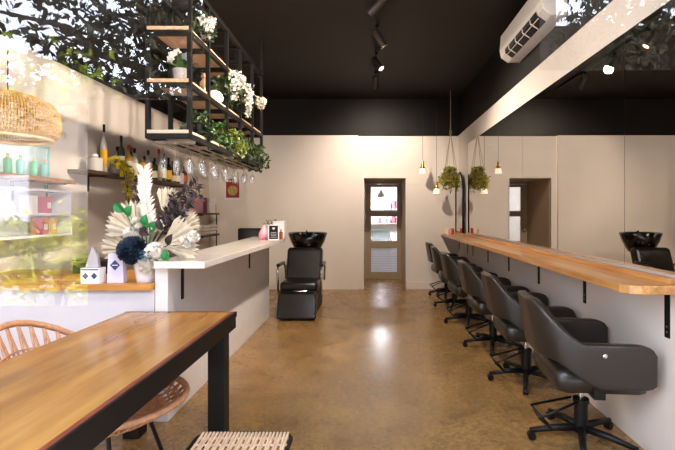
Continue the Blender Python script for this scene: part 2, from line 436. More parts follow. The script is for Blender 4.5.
# back room lamp
e = empty('pendant_lamp', (.36, 14.0, 2.7)); tag(e, 'dome pendant lamp in the back room, seen through the top door pane', 'lamp')
MB().cyl((0,0,0), (0,0,-.62), .008).build('cord', BLK, e)
MB().lathe([(.03,-.58), (.05,-.64), (.11,-.72), (.13,-.82), (.12,-.82), (.1,-.73), (.04,-.65)], n=18).build('shade', mat('shade_grey', '#8a7c6c', .4, metal=.5), e, smooth=True)
L = bpy.data.lights.new('back_room_lamp', 'POINT'); L.energy = 160; L.color = (.95, .97, 1); L.shadow_soft_size = .08
lo = bpy.data.objects.new('lamp', L); C.objects.link(lo); lo.parent = e; lo.location = (0, 0, -.9)
# armchair in the back room
e = empty('armchair', (.32, 13.4, 0)); tag(e, 'green upholstered armchair in the back room behind the middle door pane', 'armchair')
GV = mat('green_fabric', '#145c2c', .8, noise=.2)
MB().box((-.3,-.25,.2), (.3,.3,.44), bev=.04).build('seat', GV, e, smooth=True)
MB().box((-.32,.2,.3), (.32,.34,.85), bev=.04).build('backrest', GV, e, smooth=True)
for sx in (-1, 1):
    MB().box((sx*.3-.05,-.25,.2), (sx*.3+.05,.25,.6), bev=.03).build('armrest', GV, e, smooth=True)
    for sy in (-.2, .25): MB().cyl((sx*.25,sy,0), (sx*.25,sy,.21), .018).build('leg', DARKW, e)
e = empty('display_shelf', (.35, 14.85, 1.0)); tag(e, 'white shelf of pink and pale boxes in the back room', 'shelf')
MB().box((-1,-.13,0), (1,.14,.03)).box((-1,-.13,.5), (1,.14,.53)).box((-1,.1,0), (1,.14,.9)).build('rack', WHITEP, e)
random.seed(8)
cols = ['#c98f98', '#e3dcd6', '#a9a0b8', '#d8c2a8', '#b56a78']
for z in (.03, .53):
    x = -.8
    while x < .8:
        MB().box((x,-.1,z), (x+.1,.08,z+random.uniform(.14,.3))).build('carton', mat('carton_'+str(int((x+1)*10)%5), cols[int((x+1)*10)%5], .6), e)
        x += .15

# ================================================================== AIR CONDITIONER
ac = empty('air_conditioner', (XR, 4.04, 2.985)); tag(ac, 'white wall-mounted split air conditioner on the black upper wall', 'air conditioner')
ACW = mat('ac_white', '#ddd5cb', .4)
pr = [(0,.31), (-.17,.31), (-.205,.28), (-.215,.12), (-.20,.05), (-.13,.0), (0,.0)]
MB().poly([(x, -.56, z) for x, z in pr], 1.12, (0,1,0)).build('body', ACW, ac, bevel=.008)
v = MB().poly([(x, -.44, z) for x, z in [(-.208,.085), (-.2035,.045), (-.135,-.003), (-.125,.0), (-.125,.03), (-.2,.09)]], .84, (0,1,0)).build('air_outlet', BLK, ac)
for k in range(1):
    f = (k+.5)/1
    x = -.212 + .07*f; z = .075 - .078*f
    MB().box((x-.012, -.43, z-.003), (x+.008, .39, z+.003), rot=(0, R(-40), 0)).build('louvre', ACW, ac)
for k in range(4):
    y = -.30 + k*.19
    MB().poly([(-.214, y, .08), (-.207, y, .035), (-.138, y, -.008), (-.13, y, .0)], .006, (0,1,0)).build('vane', ACW, ac)

# ================================================================== RIGHT SIDE: mirror, bench, brackets
mr = empty('wall_mirror', (XR-.012, 0, 1.06)); tag(mr, 'long frameless wall mirror running above the timber bench', 'mirror')
for a, c in ((.9, 2.68), (2.684, 4.468), (4.472, 6.98)):
    MB().box((0, a, 0), (.008, c, 1.445)).build('mirror_panel', MIRR, mr)
bn = empty('timber_bench', (0, 0, 1.015)); tag(bn, 'long narrow timber worktop under the wall mirror', 'worktop')
MB().poly([(1.285, 7.79, -.045), (1.285, 2.22, -.045), (1.31, 2.17, -.045), (1.36, 2.15, -.045), (1.585, 2.15, -.045), (1.585, 7.79, -.045)], .045, (0,0,1)).build('top', BENCHW, bn, bevel=.004)
MB().box((1.53, 2.2, 0), (1.585, 7.79, .028)).build('upstand', BENCHW, bn, bevel=.003)
for i, y in enumerate((2.31, 3.2, 4.07, 4.95, 5.82, 6.68, 7.03, 7.7)):
    e = empty('shelf_bracket', (XR, y, .97))
    tag(e, ['black steel bracket under the near end of the bench', 'second black bracket from the near end of the bench', 'third black bracket from the near end of the bench', 'fourth black bracket from the near end of the bench', 'fifth black bracket from the near end of the bench', 'sixth black bracket from the near end of the bench', 'black bracket close beside the sixth one under the bench', 'farthest black bracket, under the bench at the back wall'][i], 'bracket', 'brackets under the timber bench')
    MB().box((-.006,-.019,-.26), (0,.019,0)).build('wall_plate', BLK, e)
    MB().box((-.28,-.019,-.006), (-.006,.019,0)).build('arm', BLK, e)
    for z in (-.2, -.23): MB().lathe([(0,.003), (.006,.0), (.006,-.001)], n=8, M=Matrix.Translation((-.007,0,z)) @ Matrix.Rotation(R(-90),4,'Y')).build('screw', STEEL, e)
# arched mirror standing on the bench
am = empty('arched_mirror', (1.54, 7.42, 1.044)); tag(am, 'tall arched mirror with thin black frame at the far end of the bench', 'mirror')
def arch(w_, h, n=14):
    r = w_/2
    return [(-r, 0), (-r, h-r)] + [(-r*math.cos(PI*k/n), h-r+r*math.sin(PI*k/n)) for k in range(1, n)] + [(r, h-r), (r, 0)]
A = arch(.58, 1.02)
MB().poly([(0, y, z) for y, z in A], .012, (1,0,0)).build('mirror_glass', MIRR, am)
MB().tube([(0, y, z+.008) for y, z in A], .013, 8, closed=True).build('frame', BLK, am, smooth=True)

# bench products
for i, (x, y, h, r, c, lb) in enumerate(((1.42, 7.40, .13, .026, '#c8503c', 'slim red bottle on the far end of the bench'), (1.36, 7.55, .10, .024, '#e6dcd6', 'short white bottle beside the red one on the bench'), (1.33, 7.3, .12, .022, '#e7c0b4', 'pale pink bottle nearest on the far bench end'), (1.46, 7.62, .12, .022, '#c8503c', 'red bottle near the back wall corner on the bench'))):
    e = empty('product_bottle', (x, y, 1.015)); tag(e, lb, 'bottle', 'bottles on the far end of the bench')
    MB().lathe([(0,0), (r,0), (r,h*.75), (r*.4,h*.85), (r*.4,h*.88), (0,h*.88)], n=14).build('body', mat('prod_'+c[1:], c, .35), e, smooth=True, ang=40)
    MB().lathe([(0,h*.86), (r*.5,h*.86), (r*.5,h), (0,h)], n=10).build('cap', WHITEG, e)

# ================================================================== SALON CHAIRS
def salon_chair():
    e = empty('salon_chair')
    # shell: u round the U, v up; chair faces +x
    mb = MB(); NU, NV = 72, 8
    def shell(u, v):
        a = abs(u)                     # 0 back centre .. 1 arm front
        sg = 1 if u >= 0 else -1
        hw, rc = .285, .2
        Lb = hw - rc; La = .375; arc = rc*PI/2; tot = Lb + arc + La
        s_ = a*tot
        if s_ < Lb: x, y = -.30, s_
        elif s_ < Lb+arc:
            th = (s_-Lb)/rc; x = -.30 + rc*(1-math.cos(th)); y = Lb + rc*math.sin(th)
        else: x = -.30 + rc + (s_-Lb-arc); y = hw
        f = min(1, max(0, (a-.2)/.33)); f = f*f*(3-2*f)
        top = .885*(1-f) + .675*f
        fb = min(1, max(0, (a-.30)/.35)); fb = fb*fb*(3-2*fb)
        bot = .565*(1-fb) + .43*fb
        if a > .86:
            k_ = 1-math.sqrt(max(0, 1-((a-.86)/.14)**2)); top -= .055*k_; bot += .03*k_
        z = bot + (top-bot)*v
        lean = (1-f)*(-.06*v + .035)
        x += lean; y *= 1 + .03*v - .02 - .16*v*v*(1-f)
        return Vector((x, sg*y, z))
    G = [[mb.bm.verts.new(shell(-1+2*i/NU, j/NV)) for j in range(NV+1)] for i in range(NU+1)]
    for i in range(NU):
        for j in range(NV): mb.bm.faces.new((G[i][j], G[i+1][j], G[i+1][j+1], G[i][j+1]))
    o = mb.build('back_shell', LEATHER, e, smooth=True)
    q = o.modifiers.new('s', 'SOLIDIFY'); q.thickness = .055; q.offset = -1 if False else 0
    bv = o.modifiers.new('b', 'BEVEL'); bv.width = .02; bv.segments = 3; bv.limit_method = 'ANGLE'; bv.angle_limit = R(60)
    MB().box((-.225,-.255,.375), (.27,.255,.52), bev=.06).build('seat_cushion', LEATHER, e, smooth=True)
    MB().box((-.12,-.12,.355), (.12,.12,.388)).box((-.03,.18,.36), (.03,.26,.45)).box((-.03,-.26,.36), (.03,-.18,.45)).build('seat_plate', BLK, e)
    MB().cyl((0,0,.24), (0,0,.36), .016).build('gas_lift', CHROME, e, smooth=True, ang=40)
    MB().lathe([(0,.06), (.04,.06), (.038,.235), (.046,.24), (.046,.262), (0,.264)], n=20).build('column', BLK, e, smooth=True, ang=40)
    for k in range(5):
        a = 2*PI*k/5 + PI
        c, s_ = math.cos(a), math.sin(a)
        mb = MB(); mb.tube([(c*.03,s_*.03,.085), (c*.15,s_*.15,.078), (c*.30,s_*.30,.055)], [.024,.021,.015], 8)
        lg = mb.build('base_leg', BLK, e, smooth=True)
        w_ = MB(); w_.cyl((c*.29,s_*.29,.06), (c*.29,s_*.29,.03), .008, 8)
        w_.tube([(c*.29-s_*.018,s_*.29+c*.018,.024), (c*.29+s_*.018,s_*.29-c*.018,.024)], .024, 12)
        w_.build('caster', BLK, lg)
    # foot-pump bar
    MB().tube([(-.04,-.04,.25), (-.27,-.09,.17), (-.27,.09,.17), (-.04,.04,.25)], .008, 8).tube([(-.27,-.09,.17), (-.18,-.02,.08)], .007, 6).tube([(-.27,.09,.17), (-.18,.02,.08)], .007, 6).build('foot_bar', BLK, e, smooth=True)
    MB().lathe([(0,.0), (.012,0), (.012,.004), (0,.006)], n=10, M=Matrix.Translation((.0,-.318,.62)) @ Matrix.Rotation(R(90),4,'X')).build('stud', CHROME, e)
    return e
proto = salon_chair()
spots = [(1.275, 2.60, -5), (1.285, 3.54, -3), (1.27, 4.44, 0), (1.24, 5.40, 3), (1.25, 6.33, -3), (1.29, 7.22, 4)]
clab = ['nearest dark leather salon chair, at the right edge under the bench end', 'second nearest dark leather salon chair along the bench', 'third dark leather salon chair from the camera along the bench', 'fourth dark leather salon chair from the camera along the bench', 'fifth dark leather salon chair, next to last along the bench', 'farthest salon chair, against the boarded back wall']
for i, (x, y, a) in enumerate(spots):
    o = proto if i == 0 else copy_tree(proto)
    o.location = (x, y, 0); o.rotation_euler = (0, 0, R(a)); tag(o, clab[i], 'salon chair', 'salon chairs along the mirror bench')

# ================================================================== PENDANTS + HANGING POT
for i, (x, y, zb, lb) in enumerate(((.925, 7.55, 2.10, 'left brass pendant lamp with white glass shade, hung higher'), (1.17, 7.55, 1.745, 'right brass pendant lamp with white glass shade, hung lower'))):
    e = empty('pendant_lamp', (x, y, zb)); tag(e, lb, 'lamp', 'brass pendant lamps by the back wall')
    MB().cyl((0,0,.16), (0,0,ZC-zb), .003, 6).build('cord', BLK, e)
    MB().lathe([(0,.19), (.012,.19), (.02,.17), (.022,.11), (.045,.075), (.048,.06), (.0,.06)], n=16).build('socket', BRASS, e, smooth=True, ang=50)
    MB().lathe([(0,.062), (.047,.06), (.062,-.02), (.06,-.026), (.0,-.028)], n=18).build('shade', mat('opal_glass', '#fff2df', emis='#ffe3bd', es=.8), e, smooth=True, ang=50)
def trailing(name, n, spread, drop, L, m, seed, droop=1.0, arc=2*PI, stems=True, a0=0):
    random.seed(seed); lf = MB(); st = MB()
    for k in range(n):
        a = a0 + arc*random.random(); r = spread*random.uniform(.4, 1)
        d = drop*random.uniform(.3, 1)
        pts = []
        for i in range(7):
            f = i/6
            pts.append(Vector((math.cos(a)*r*min(1, f*1.6), math.sin(a)*r*min(1, f*1.6), .10*math.sin(min(1,f*1.8)*PI) - d*max(0, f-.25)**1.1*droop)))
        st.tube(pts, .003, 4)
        for p in pts:
            for q in range(3):
                lf.leaf(p + Vector([random.uniform(-.02,.02) for _ in range(3)]), (random.uniform(-1,1), random.uniform(-1,1), random.uniform(-.8,.6)), L*random.uniform(.6,1.1), L*.6)
    return lf, st
hp = empty('hanging_planter', (1.36, 7.26, 1.94)); tag(hp, 'round planter of trailing green hanging from a rope by the mirror end', 'planter')
MB().lathe([(0,0), (.06,.0), (.10,.05), (.115,.11), (.105,.11), (.09,.08), (0,.08)], n=18).build('pot', mat('dark_straw', '#7a5c30', .8, noise=.3), hp, smooth=True)
rp_ = MB()
for k in range(4):
    a = PI/4 + k*PI/2; rp_.tube([(math.cos(a)*.10, math.sin(a)*.10, .0), (math.cos(a)*.13, math.sin(a)*.13, .12), (0,0,.79)], .004, 5)
rp_.tube([(0,0,.77), (0,0,1.1), (0,0,ZC-1.94)], [.012,.008,.008], 6).tube([(0,0,.76), (0,0,.83)], .02, 8)
rp_.build('rope', ROPE, hp)
lf, st_ = trailing('x', 60, .19, .36, .055, LEAFY, 3)
lf.build('foliage', mat('leaf_olive', '#a89c34', .6, noise=.35), hp, loc=(0,0,.10), recalc=False); st_.build('stems', STEMG, hp, loc=(0,0,.10))

# ================================================================== LEFT COUNTER
CT = 1.065
ct = empty('reception_counter', (0,0,0)); tag(ct, 'long white reception counter with overhanging bar top on the left', 'counter')
MB().box((-1.42, 2.84, 0), (-1.335, 5.7, CT-.045), bev=.003).build('body', WHITEP, ct)
MB().poly([(-1.40, 2.78, CT-.045), (-1.07, 2.78, CT-.045), (-1.05, 5.3, CT-.045), (-1.2, 5.72, CT-.045), (-1.56, 5.72, CT-.045)], .045, (0,0,1)).build('bar_top', mat('bar_top_white', '#dcd5cd', .22, coat=.4), ct, bevel=.004)
for y in (3.05, 4.75):
    bb = MB().box((-1.335, y-.014, .77), (-1.327, y+.02, CT-.045)).build('bracket', BLK, ct)
    MB().box((-1.327, y-.02, CT-.053), (-1.1, y+.02, CT-.045)).build('bracket_arm', BLK, bb)
lc = empty('low_counter', (0,0,0)); tag(lc, 'lower white counter with timber top in front of the left wall', 'counter')
MB().box((XL+.005, 2.84, 0), (-1.425, 3.5, .875), bev=.002).build('front_panel', LAVP, lc)
MB().box((XL+.005, 2.80, .875), (-1.425, 3.55, .915)).build('top', COUNTW, lc, bevel=.003)
MB().box((-2.1, 3.56, 0), (-1.43, 5.6, .70)).build('desk_drawers', WHITEP, lc)
MB().box((-2.15, 3.56, .70), (-1.425, 5.65, .73)).build('desk_top', COUNTW, lc)
# ---- things on the low counter
z0 = .915
tp = empty('trophy', (-1.84, 2.86, z0)); tp.scale = (.82,.82,.82); tag(tp, 'pointed silver-white trophy on a square base with two blue diamonds', 'trophy')
MB().box((-.075,-.045,0), (.075,.045,.125), bev=.003).build('base', WHITEG, tp)
BLUE = mat('logo_blue', '#2a2768', .4)
for x in (-.035, .035):
    MB().poly([(x-.025,-.0465,.062), (x,-.0465,.035), (x+.025,-.0465,.062), (x,-.0465,.09)], .002, (0,1,0)).build('logo', BLUE, tp)
MB().box((-.07,-.0462,.108), (.07,-.0452,.118)).build('stripe', BLUE, tp)
MB().poly([(-.055,-.02,.125), (.055,-.02,.125), (.045,-.02,.22), (.012,-.02,.285), (-.002,-.02,.292), (-.03,-.02,.21)], .03, (0,1,0)).build('spire', mat('trophy_silver', '#b9b6bd', .25, metal=.6), tp, bevel=.003)
gb = empty('gift_box', (-1.69, 2.87, z0)); gb.scale = (.86,.86,.92); gb.rotation_euler.z = R(8); tag(gb, 'tall pale lilac box with a blue diamond emblem', 'box')
MB().poly([(-.06,-.03,0), (.06,-.03,0), (.055,-.03,.215), (-.05,-.03,.215)], .075, (0,1,0)).build('carton', mat('lilac_card', '#d3cbe0', .5), gb, bevel=.003)
MB().poly([(-.036,-.0325,.13), (0,-.0325,.092), (.036,-.0325,.13), (0,-.0325,.168)], .002, (0,1,0)).build('emblem', BLUE, gb)
MB().box((-.02,-.0335,.127), (.02,-.0325,.133)).build('emblem_mark', WHITEG, gb)
bk = empty('black_basket', (-2.12, 3.38, z0)); tag(bk, 'low black basket at the back of the timber counter', 'basket')
MB().box((-.16,-.09,0), (.16,.09,.10), bev=.008).build('body', BLK, bk)
MB().tube([(-.155,-.085,.1), (.155,-.085,.1), (.155,.085,.1), (-.155,.085,.1)], .007, 6, closed=True).build('rim', BLKG, bk)

# ---- vase of flowers
vs_ = empty('flower_vase', (-1.52, 2.93, z0))
vs_.location = (-1.52, 2.93, z0)
tag(vs_, 'white vase packed with dried palms, plum leaves and a navy bloom', 'flower arrangement')
MB().lathe([(0,0), (.062,0), (.066,.01), (.085,.15), (.09,.19), (.082,.19), (.07,.03), (0,.03)], n=24).build('vase', CERAM, vs_, smooth=True, ang=50)
def P(px, py, dy=0):      # point of the bouquet, from its offsets in the vase's own plane
    k = .0068
    return Vector(((px-144)*k, dy, (283-py)*k))
base = Vector((0, 0, .18))
random.seed(11)
def palm_fan(c, ang, spread, L, n, dy):
    mb = MB(); c = Vector(c)
    for k in range(n):
        a = ang + spread*(k/(n-1)-.5)
        d = Vector((math.cos(a), 0, math.sin(a)))
        l = L*(1-.18*abs(k/(n-1)-.5))
        side = Vector((-d.z, 0, d.x)); w_ = l*spread/n*.62
        z = .012*(1 if k % 2 else -1)
        v = [mb.bm.verts.new(c), mb.bm.verts.new(c+d*l*.8+side*w_+Vector((0,z,0))), mb.bm.verts.new(c+d*l+Vector((0,.0,0))), mb.bm.verts.new(c+d*l*.8-side*w_+Vector((0,-z,0)))]
        mb.bm.faces.new(v)
    mb.tube([base, c], .005, 5)
    o = mb.build('palm_fan', PETALC, vs_, recalc=False)
    s_ = o.modifiers.new('s', 'SOLIDIFY'); s_.thickness = .002
    return o
palm_fan(P(133, 236, .02), R(125), R(110), .25, 15, 0)
palm_fan(P(122, 252, .04), R(165), R(70), .20, 11, 0)
palm_fan(P(155, 215, .06), R(62), R(70), .20, 11, 0)
palm_fan(P(160, 247, -.02), R(15), R(85), .27, 13, 0)
palm_fan(P(170, 232, .02), R(35), R(60), .20, 11, 0)
# bleached leafy stem
mb = MB()
pts = [base, P(146,225), P(142,200), P(141,172)]
mb.tube(pts, .004, 5)
for i in range(22):
    f = .3+.7*i/21; s_ = min(2, int(f*3)); p = pts[s_].lerp(pts[s_+1], min(1, f*3-s_))
    for sg in (-1, 1): mb.leaf(p, (sg*.7, random.uniform(-.4,.2), .75), .075, .03, up=(0,-1,.2))
mb.build('bleached_stem', PETALW, vs_, recalc=False)
# plum foliage
mb = MB()
def spray(mb, pts, n, L, W, k=1.0):
    mb.tube(pts, .003, 4)
    for i in range(n):
        f = .25+.75*i/(n-1); q = f*(len(pts)-1); s_ = min(len(pts)-2, int(q)); p = pts[s_].lerp(pts[s_+1], q-s_)
        d = (pts[s_+1]-pts[s_]).normalized(); sg = 1 if i % 2 else -1
        sd_ = Vector((-d.z, random.uniform(-.5,.5), d.x))*sg
        mb.leaf(p, d*.6+sd_*k, L*random.uniform(.7,1.1), W)
spray(mb, [base, P(160,222,.02), P(176,200,.03), P(193,184,.04)], 34, .07, .032)
spray(mb, [base, P(165,225,.02), P(182,208,.0), P(197,196,.0)], 30, .065, .03)
spray(mb, [base, P(160,215,.04), P(168,205,.05), P(170,195,.04)], 16, .06, .035)
spray(mb, [base, P(166,228), P(172,222), P(178,214)], 18, .075, .05)
spray(mb, [base, P(140,220,.03), P(132,205,.05), P(128,185,.04)], 22, .06, .04)
spray(mb, [base, P(142,216,.05), P(135,200,.06), P(134,180,.05)], 18, .055, .035)
spray(mb, [base, P(118,225,.03), P(110,218,.04), P(104,218,.04)], 14, .045, .02)
mb.build('plum_foliage', PLUM, vs_, recalc=False)
def broad(mb, p, a, L, W):
    d = Vector((math.cos(a), -.25, math.sin(a))).normalized(); sd_ = d.cross(Vector((0,-1,0))).normalized(); n_ = 8
    mid = []; Lf = []; Rt = []
    for i in range(n_+1):
        f = i/n_; w_ = W*.5*math.sin(PI*f**.8)**.8; q = Vector(p)+d*L*f+Vector((0,-.02*math.sin(PI*f),0))
        mid.append(mb.bm.verts.new(q)); Lf.append(mb.bm.verts.new(q+sd_*w_+Vector((0,-.012,0)))); Rt.append(mb.bm.verts.new(q-sd_*w_+Vector((0,-.012,0))))
    for i in range(n_):
        mb.bm.faces.new((mid[i], mid[i+1], Lf[i+1], Lf[i])); mb.bm.faces.new((Rt[i], Rt[i+1], mid[i+1], mid[i]))
def bloom(name, c, r, m, n, pl=.028):
    mb = MB(); c = Vector(c)
    mb.blob(c, r*.62, 2, jit=.1)
    for k in range(n):
        d = Vector([random.gauss(0,1) for _ in range(3)]).normalized()
        p = c + d*r*.72
        t_ = d.cross(Vector((random.random(), random.random(), random.random()))).normalized()
        mb.leaf(p, d*1.2+t_, pl, pl*.9, up=tuple(t_))
    return mb.build(name, m, vs_, recalc=False)
for px, py, a in ((143,230,-30), (170,246,60), (165,232,100)):
    mb = MB(); p = P(px,py,-.07); mb.tube([base, p], .003, 4); broad(mb, p, R(a), .09, .05)
    mb.build('plum_leaf', PLUM, vs_, recalc=False)
for px, py, a in ((130,218,60), (127,214,130), (148,228,80), (153,232,50), (168,262,80)):
    mb = MB(); p = P(px,py,-.06); mb.tube([base, p], .003, 4); broad(mb, p, R(a), .085, .06)
    mb.build('green_leaf', EMER, vs_, recalc=False)
bloom('navy_bloom', P(136,251,-.08), .092, NAVY, 420, .036)
bloom('teal_bloom', P(149,257,-.07), .042, TEALP, 90)
bloom('white_bloom', P(157,254,-.05), .075, PETALW, 240)
bloom('white_bloom', P(132,236,-.02), .06, PETALW, 160)
bloom('white_bloom', P(150,266,-.06), .06, PETALW, 150)
for px, py, r_w in ((158,227,.03), (138,224,.022), (186,243,.03), (194,238,.024)):
    MB().tube([base, P(px,py,-.03)], .003, 4).build('flower_stem', STEMG, vs_)
    bloom('white_bloom', P(px,py,-.05), r_w, PETALW, 60, .03)

# ---- things on the bar's far end
def bottle(loc, h, r, body, cap, label, neck=.35, group=None, name='bottle', band=None, caph=.1):
    e = empty(name, loc); tag(e, label, 'bottle', group)
    MB().lathe([(0,0), (r,0), (r,h*(1-neck)), (r*.75,h*(1-neck*.8)), (r*.32,h*(1-neck*.6)), (r*.3,h*.97), (0,h*.97)], n=14).build('body', body, e, smooth=True, ang=50)
    MB().lathe([(0,h*(1-caph)), (r*.38,h*(1-caph)), (r*.38,h), (0,h)], n=12).build('cap', cap, e)
    if band: MB().lathe([(r*1.015,h*.12), (r*1.02,h*.12), (r*1.02,h*.48), (r*1.015,h*.48)], n=14).build('paper_label', band, e)
    return e
e = empty('diffuser_bottle', (-1.27, 5.15, CT)); tag(e, 'pink teardrop bottle on the far end of the bar', 'bottle')
MB().lathe([(0,0), (.055,0), (.068,.03), (.06,.08), (.03,.13), (.014,.17), (.0,.18)], n=20).build('body', mat('pink_glass', '#e58ab0', .25, col2='#f0b8b8', nscale=6, emis=None), e, smooth=True)
MB().lathe([(0,.17), (.009,.17), (.009,.195), (0,.195)], n=10).build('stopper', BRASS, e)
e = empty('chalkboard_sign', (-1.12, 5.0, CT)); tag(e, 'small black chalkboard with heart in a white frame on the bar', 'sign')
MB().box((-.062,-.01,0), (-.052,.012,.18)).box((.052,-.01,0), (.062,.012,.18)).box((-.052,-.01,0), (.052,.012,.012)).box((-.052,-.01,.168), (.052,.012,.18)).build('frame', WHITEG, e)
MB().box((-.052,-.002,.012), (.052,.008,.168)).build('board', BLK, e)
hm = MB(); hp_ = []
for k in range(24):
    t_ = 2*PI*k/24; hp_.append((.0014*16*math.sin(t_)**3*.7, -.0035, .135 + .0010*(13*math.cos(t_)-5*math.cos(2*t_)-2*math.cos(3*t_)-math.cos(4*t_))))
hm.poly(hp_, .0012, (0,1,0)).build('heart', WHITEG, e)
for k in range(4): MB().box((-.035+.004*(k%2),-.0035,.032+k*.018), (.035-.006*(k%2),-.0022,.036+k*.018)).build('chalk_line', WHITEG, e)
MB().box((-1.10-.08, 5.22, CT), (-1.10+.06, 5.36, CT+.2), bev=.006).build('white_canister', CERAM)
o = bpy.data.objects['white_canister']; tag(o, 'white square canister behind the chalkboard on the bar', 'canister')
MB().box((-.075,-.075,.2), (.075,.075,.215), bev=.003).build('lid', CERAM, o, loc=(-1.11, 5.29, CT))
bottle((-1.06, 5.12, CT), .12, .022, mat('amber_glass', '#8a4a18', .15, coat=.5), BLK, 'small amber bottle right of the chalkboard', neck=.3)
random.seed(5)
e = empty('flower_sprig', (-1.21, 5.3, CT)); tag(e, 'dark dried sprig in a little pot behind the pink bottle', 'plant')
MB().lathe([(0,0), (.03,0), (.035,.07), (.03,.07), (0,.06)], n=12).build('pot', BLK, e)
mb = MB()
for k in range(5): spray(mb, [Vector((0,0,.05)), Vector((random.uniform(-.04,.04), 0, .14)), Vector((random.uniform(-.07,.07), random.uniform(-.03,.03), .22))], 8, .03, .02)
mb.build('foliage', PLUM, e, recalc=False)
# monitor back behind the counter
e = empty('task_chair', (-1.72, 6.25, 0)); tag(e, 'black chair back showing behind the bar beside the pink bottle', 'chair')
MB().box((-.2,-.03,.62), (.2,.03,1.16), bev=.03).build('backrest', VINYL, e, smooth=True)
MB().box((-.22,-.48,.43), (.22,0,.5), bev=.03).build('seat', VINYL, e, smooth=True)
MB().box((-.03,-.02,.44), (.03,.02,.66)).build('support', BLK, e)
MB().cyl((0,-.24,.06), (0,-.24,.44), .025).build('column', CHROME, e)
for k in range(5):
    a = 2*PI*k/5; MB().tube([(0,-.24,.07), (math.cos(a)*.27,-.24+math.sin(a)*.27,.03)], [.02,.03], 8).build('base_leg', BLK, e)

# ================================================================== SHAMPOO BASIN CHAIR
bs = empty('shampoo_basin_chair', (-.95, 5.98, 0)); tag(bs, 'black shampoo chair with tilting basin between bar and back wall', 'basin chair')
MB().box((-.22,.0,0), (.22,.62,.32), bev=.02).build('plinth', BLK, bs)
MB().poly([(-.25,-.52,.02), (-.25,-.40,.33), (-.25,-.30,.36), (-.25,-.18,.30), (-.25,-.26,.02)], .5, (1,0,0)).build('leg_rest', VINYL, bs, bevel=.03)
MB().box((-.25,-.28,.33), (.25,.28,.46), bev=.04).build('seat', VINYL, bs, smooth=True)
MB().poly([(-.255,.12,.40), (-.255,.30,.36), (-.255,.46,.84), (-.255,.36,.88), (-.255,.28,.86)], .51, (1,0,0)).build('backrest', VINYL, bs, bevel=.035)
for sx in (-1, 1):
    ar = MB().tube([(sx*.29,-.16,.28), (sx*.295,-.20,.60), (sx*.295,-.16,.65), (sx*.295,.22,.67), (sx*.29,.3,.6), (sx*.28,.32,.4)], .014, 8).build('armrest', CHROME, bs, smooth=True)
    MB().box((sx*.295-.025,-.16,.65), (sx*.295+.025,.22,.69), bev=.012).build('pad', VINYL, ar, smooth=True)
bo = MB()
prof = [(0, .76), (.12, .76), (.18, .80), (.26, .95), (.30, 1.07), (.29, 1.085), (.27, 1.065), (.22, .96), (.15, .84), (0, .81)]
bo.lathe([(r, z-.9) for r, z in prof], n=28)
for v in bo.bm.verts:
    v.co.y *= .85
    if v.co.y < -.1 and abs(v.co.x) < .1 and v.co.z > .05: v.co.z -= .05
bo.build('basin', BLKG, bs, smooth=True, loc=(0, .58, .9))
MB().cyl((0,.6,.3), (0,.6,.78), .06).build('pedestal', BLK, bs)
MB().tube([(-.04,.74,1.02), (-.04,.74,1.09), (-.03,.68,1.10)], .013, 8).lathe([(0,0), (.022,0), (.022,.03), (0,.035)], c=(-.07,.76,1.04), n=10).lathe([(0,0), (.022,0), (.022,.03), (0,.035)], c=(.08,.76,1.04), n=10).build('tap', CHROME, bs, smooth=True)
MB().tube([(-.05,-.3,.35), (.0,-.33,.345), (.12,-.3,.35)], .01, 6).build('release_bar', CHROME, bs)

# ================================================================== POSTER etc on back wall
ps = empty('poster', (-2.475, YB-.05, 1.615)); tag(ps, 'small red poster with golden disc on the back wall', 'poster')
MB().box((-.135,-.004,0), (.135,0,.4)).build('sheet', WHITEG, ps)
MB().box((-.12,-.006,.04), (.12,-.004,.385)).build('print', mat('poster_red', '#8f3026', .5, noise=.2, nscale=15), ps)
MB().lathe([(0,0), (.088,0), (.088,.002), (0,.002)], n=28, M=Matrix.Translation((0,-.006,.17)) @ Matrix.Rotation(R(90),4,'X')).build('disc', mat('poster_gold', '#b59a5a', .5, noise=.5, nscale=25), ps)
for k in range(5): MB().box((-.1+k*.042,-.007,.325), (-.07+k*.042,-.006,.35)).build('lettering', WHITEG, ps)

# ================================================================== WALL SHELVES LEFT
def wallshelf(y0, y1, z, m, label, depth=.2, name='wall_shelf'):
    e = empty(name, (XL, (y0+y1)/2, z)); tag(e, label, 'shelf')
    h = (y1-y0)/2
    MB().box((0,-h,-.035), (depth,h,0)).build('board', m, e, bevel=.002)
    for y in (-h*.75, h*.1, h*.8):
        MB().box((0,y-.012,-.2), (.01,y+.012,-.035)).box((0,y-.012,-.047), (depth*.9,y+.012,-.035)).build('bracket', BLK, e)
    return e
wallshelf(4.12, 6.5, 1.80, DARKW, 'dark timber shelf of liquor bottles on the left wall')
gl = [('clear_bottle_glass', '#b8b4ac'), ('green_bottle_glass', '#2a3a1c'), ('dark_bottle_glass', '#1e1611'), ('brown_bottle_glass', '#6a3a16'), ('gold_liquor', '#b98a3c')]
BM = [mat(n, c, .12, coat=.5) for n, c in gl]
RED = mat('red_cap', '#a8322a', .4); CREAM = mat('cream_paper', '#d9ceb4', .6); ORNG = mat('orange_paper', '#c4552e', .6); YEL = mat('yellow_liquid', '#dca81e', .3)
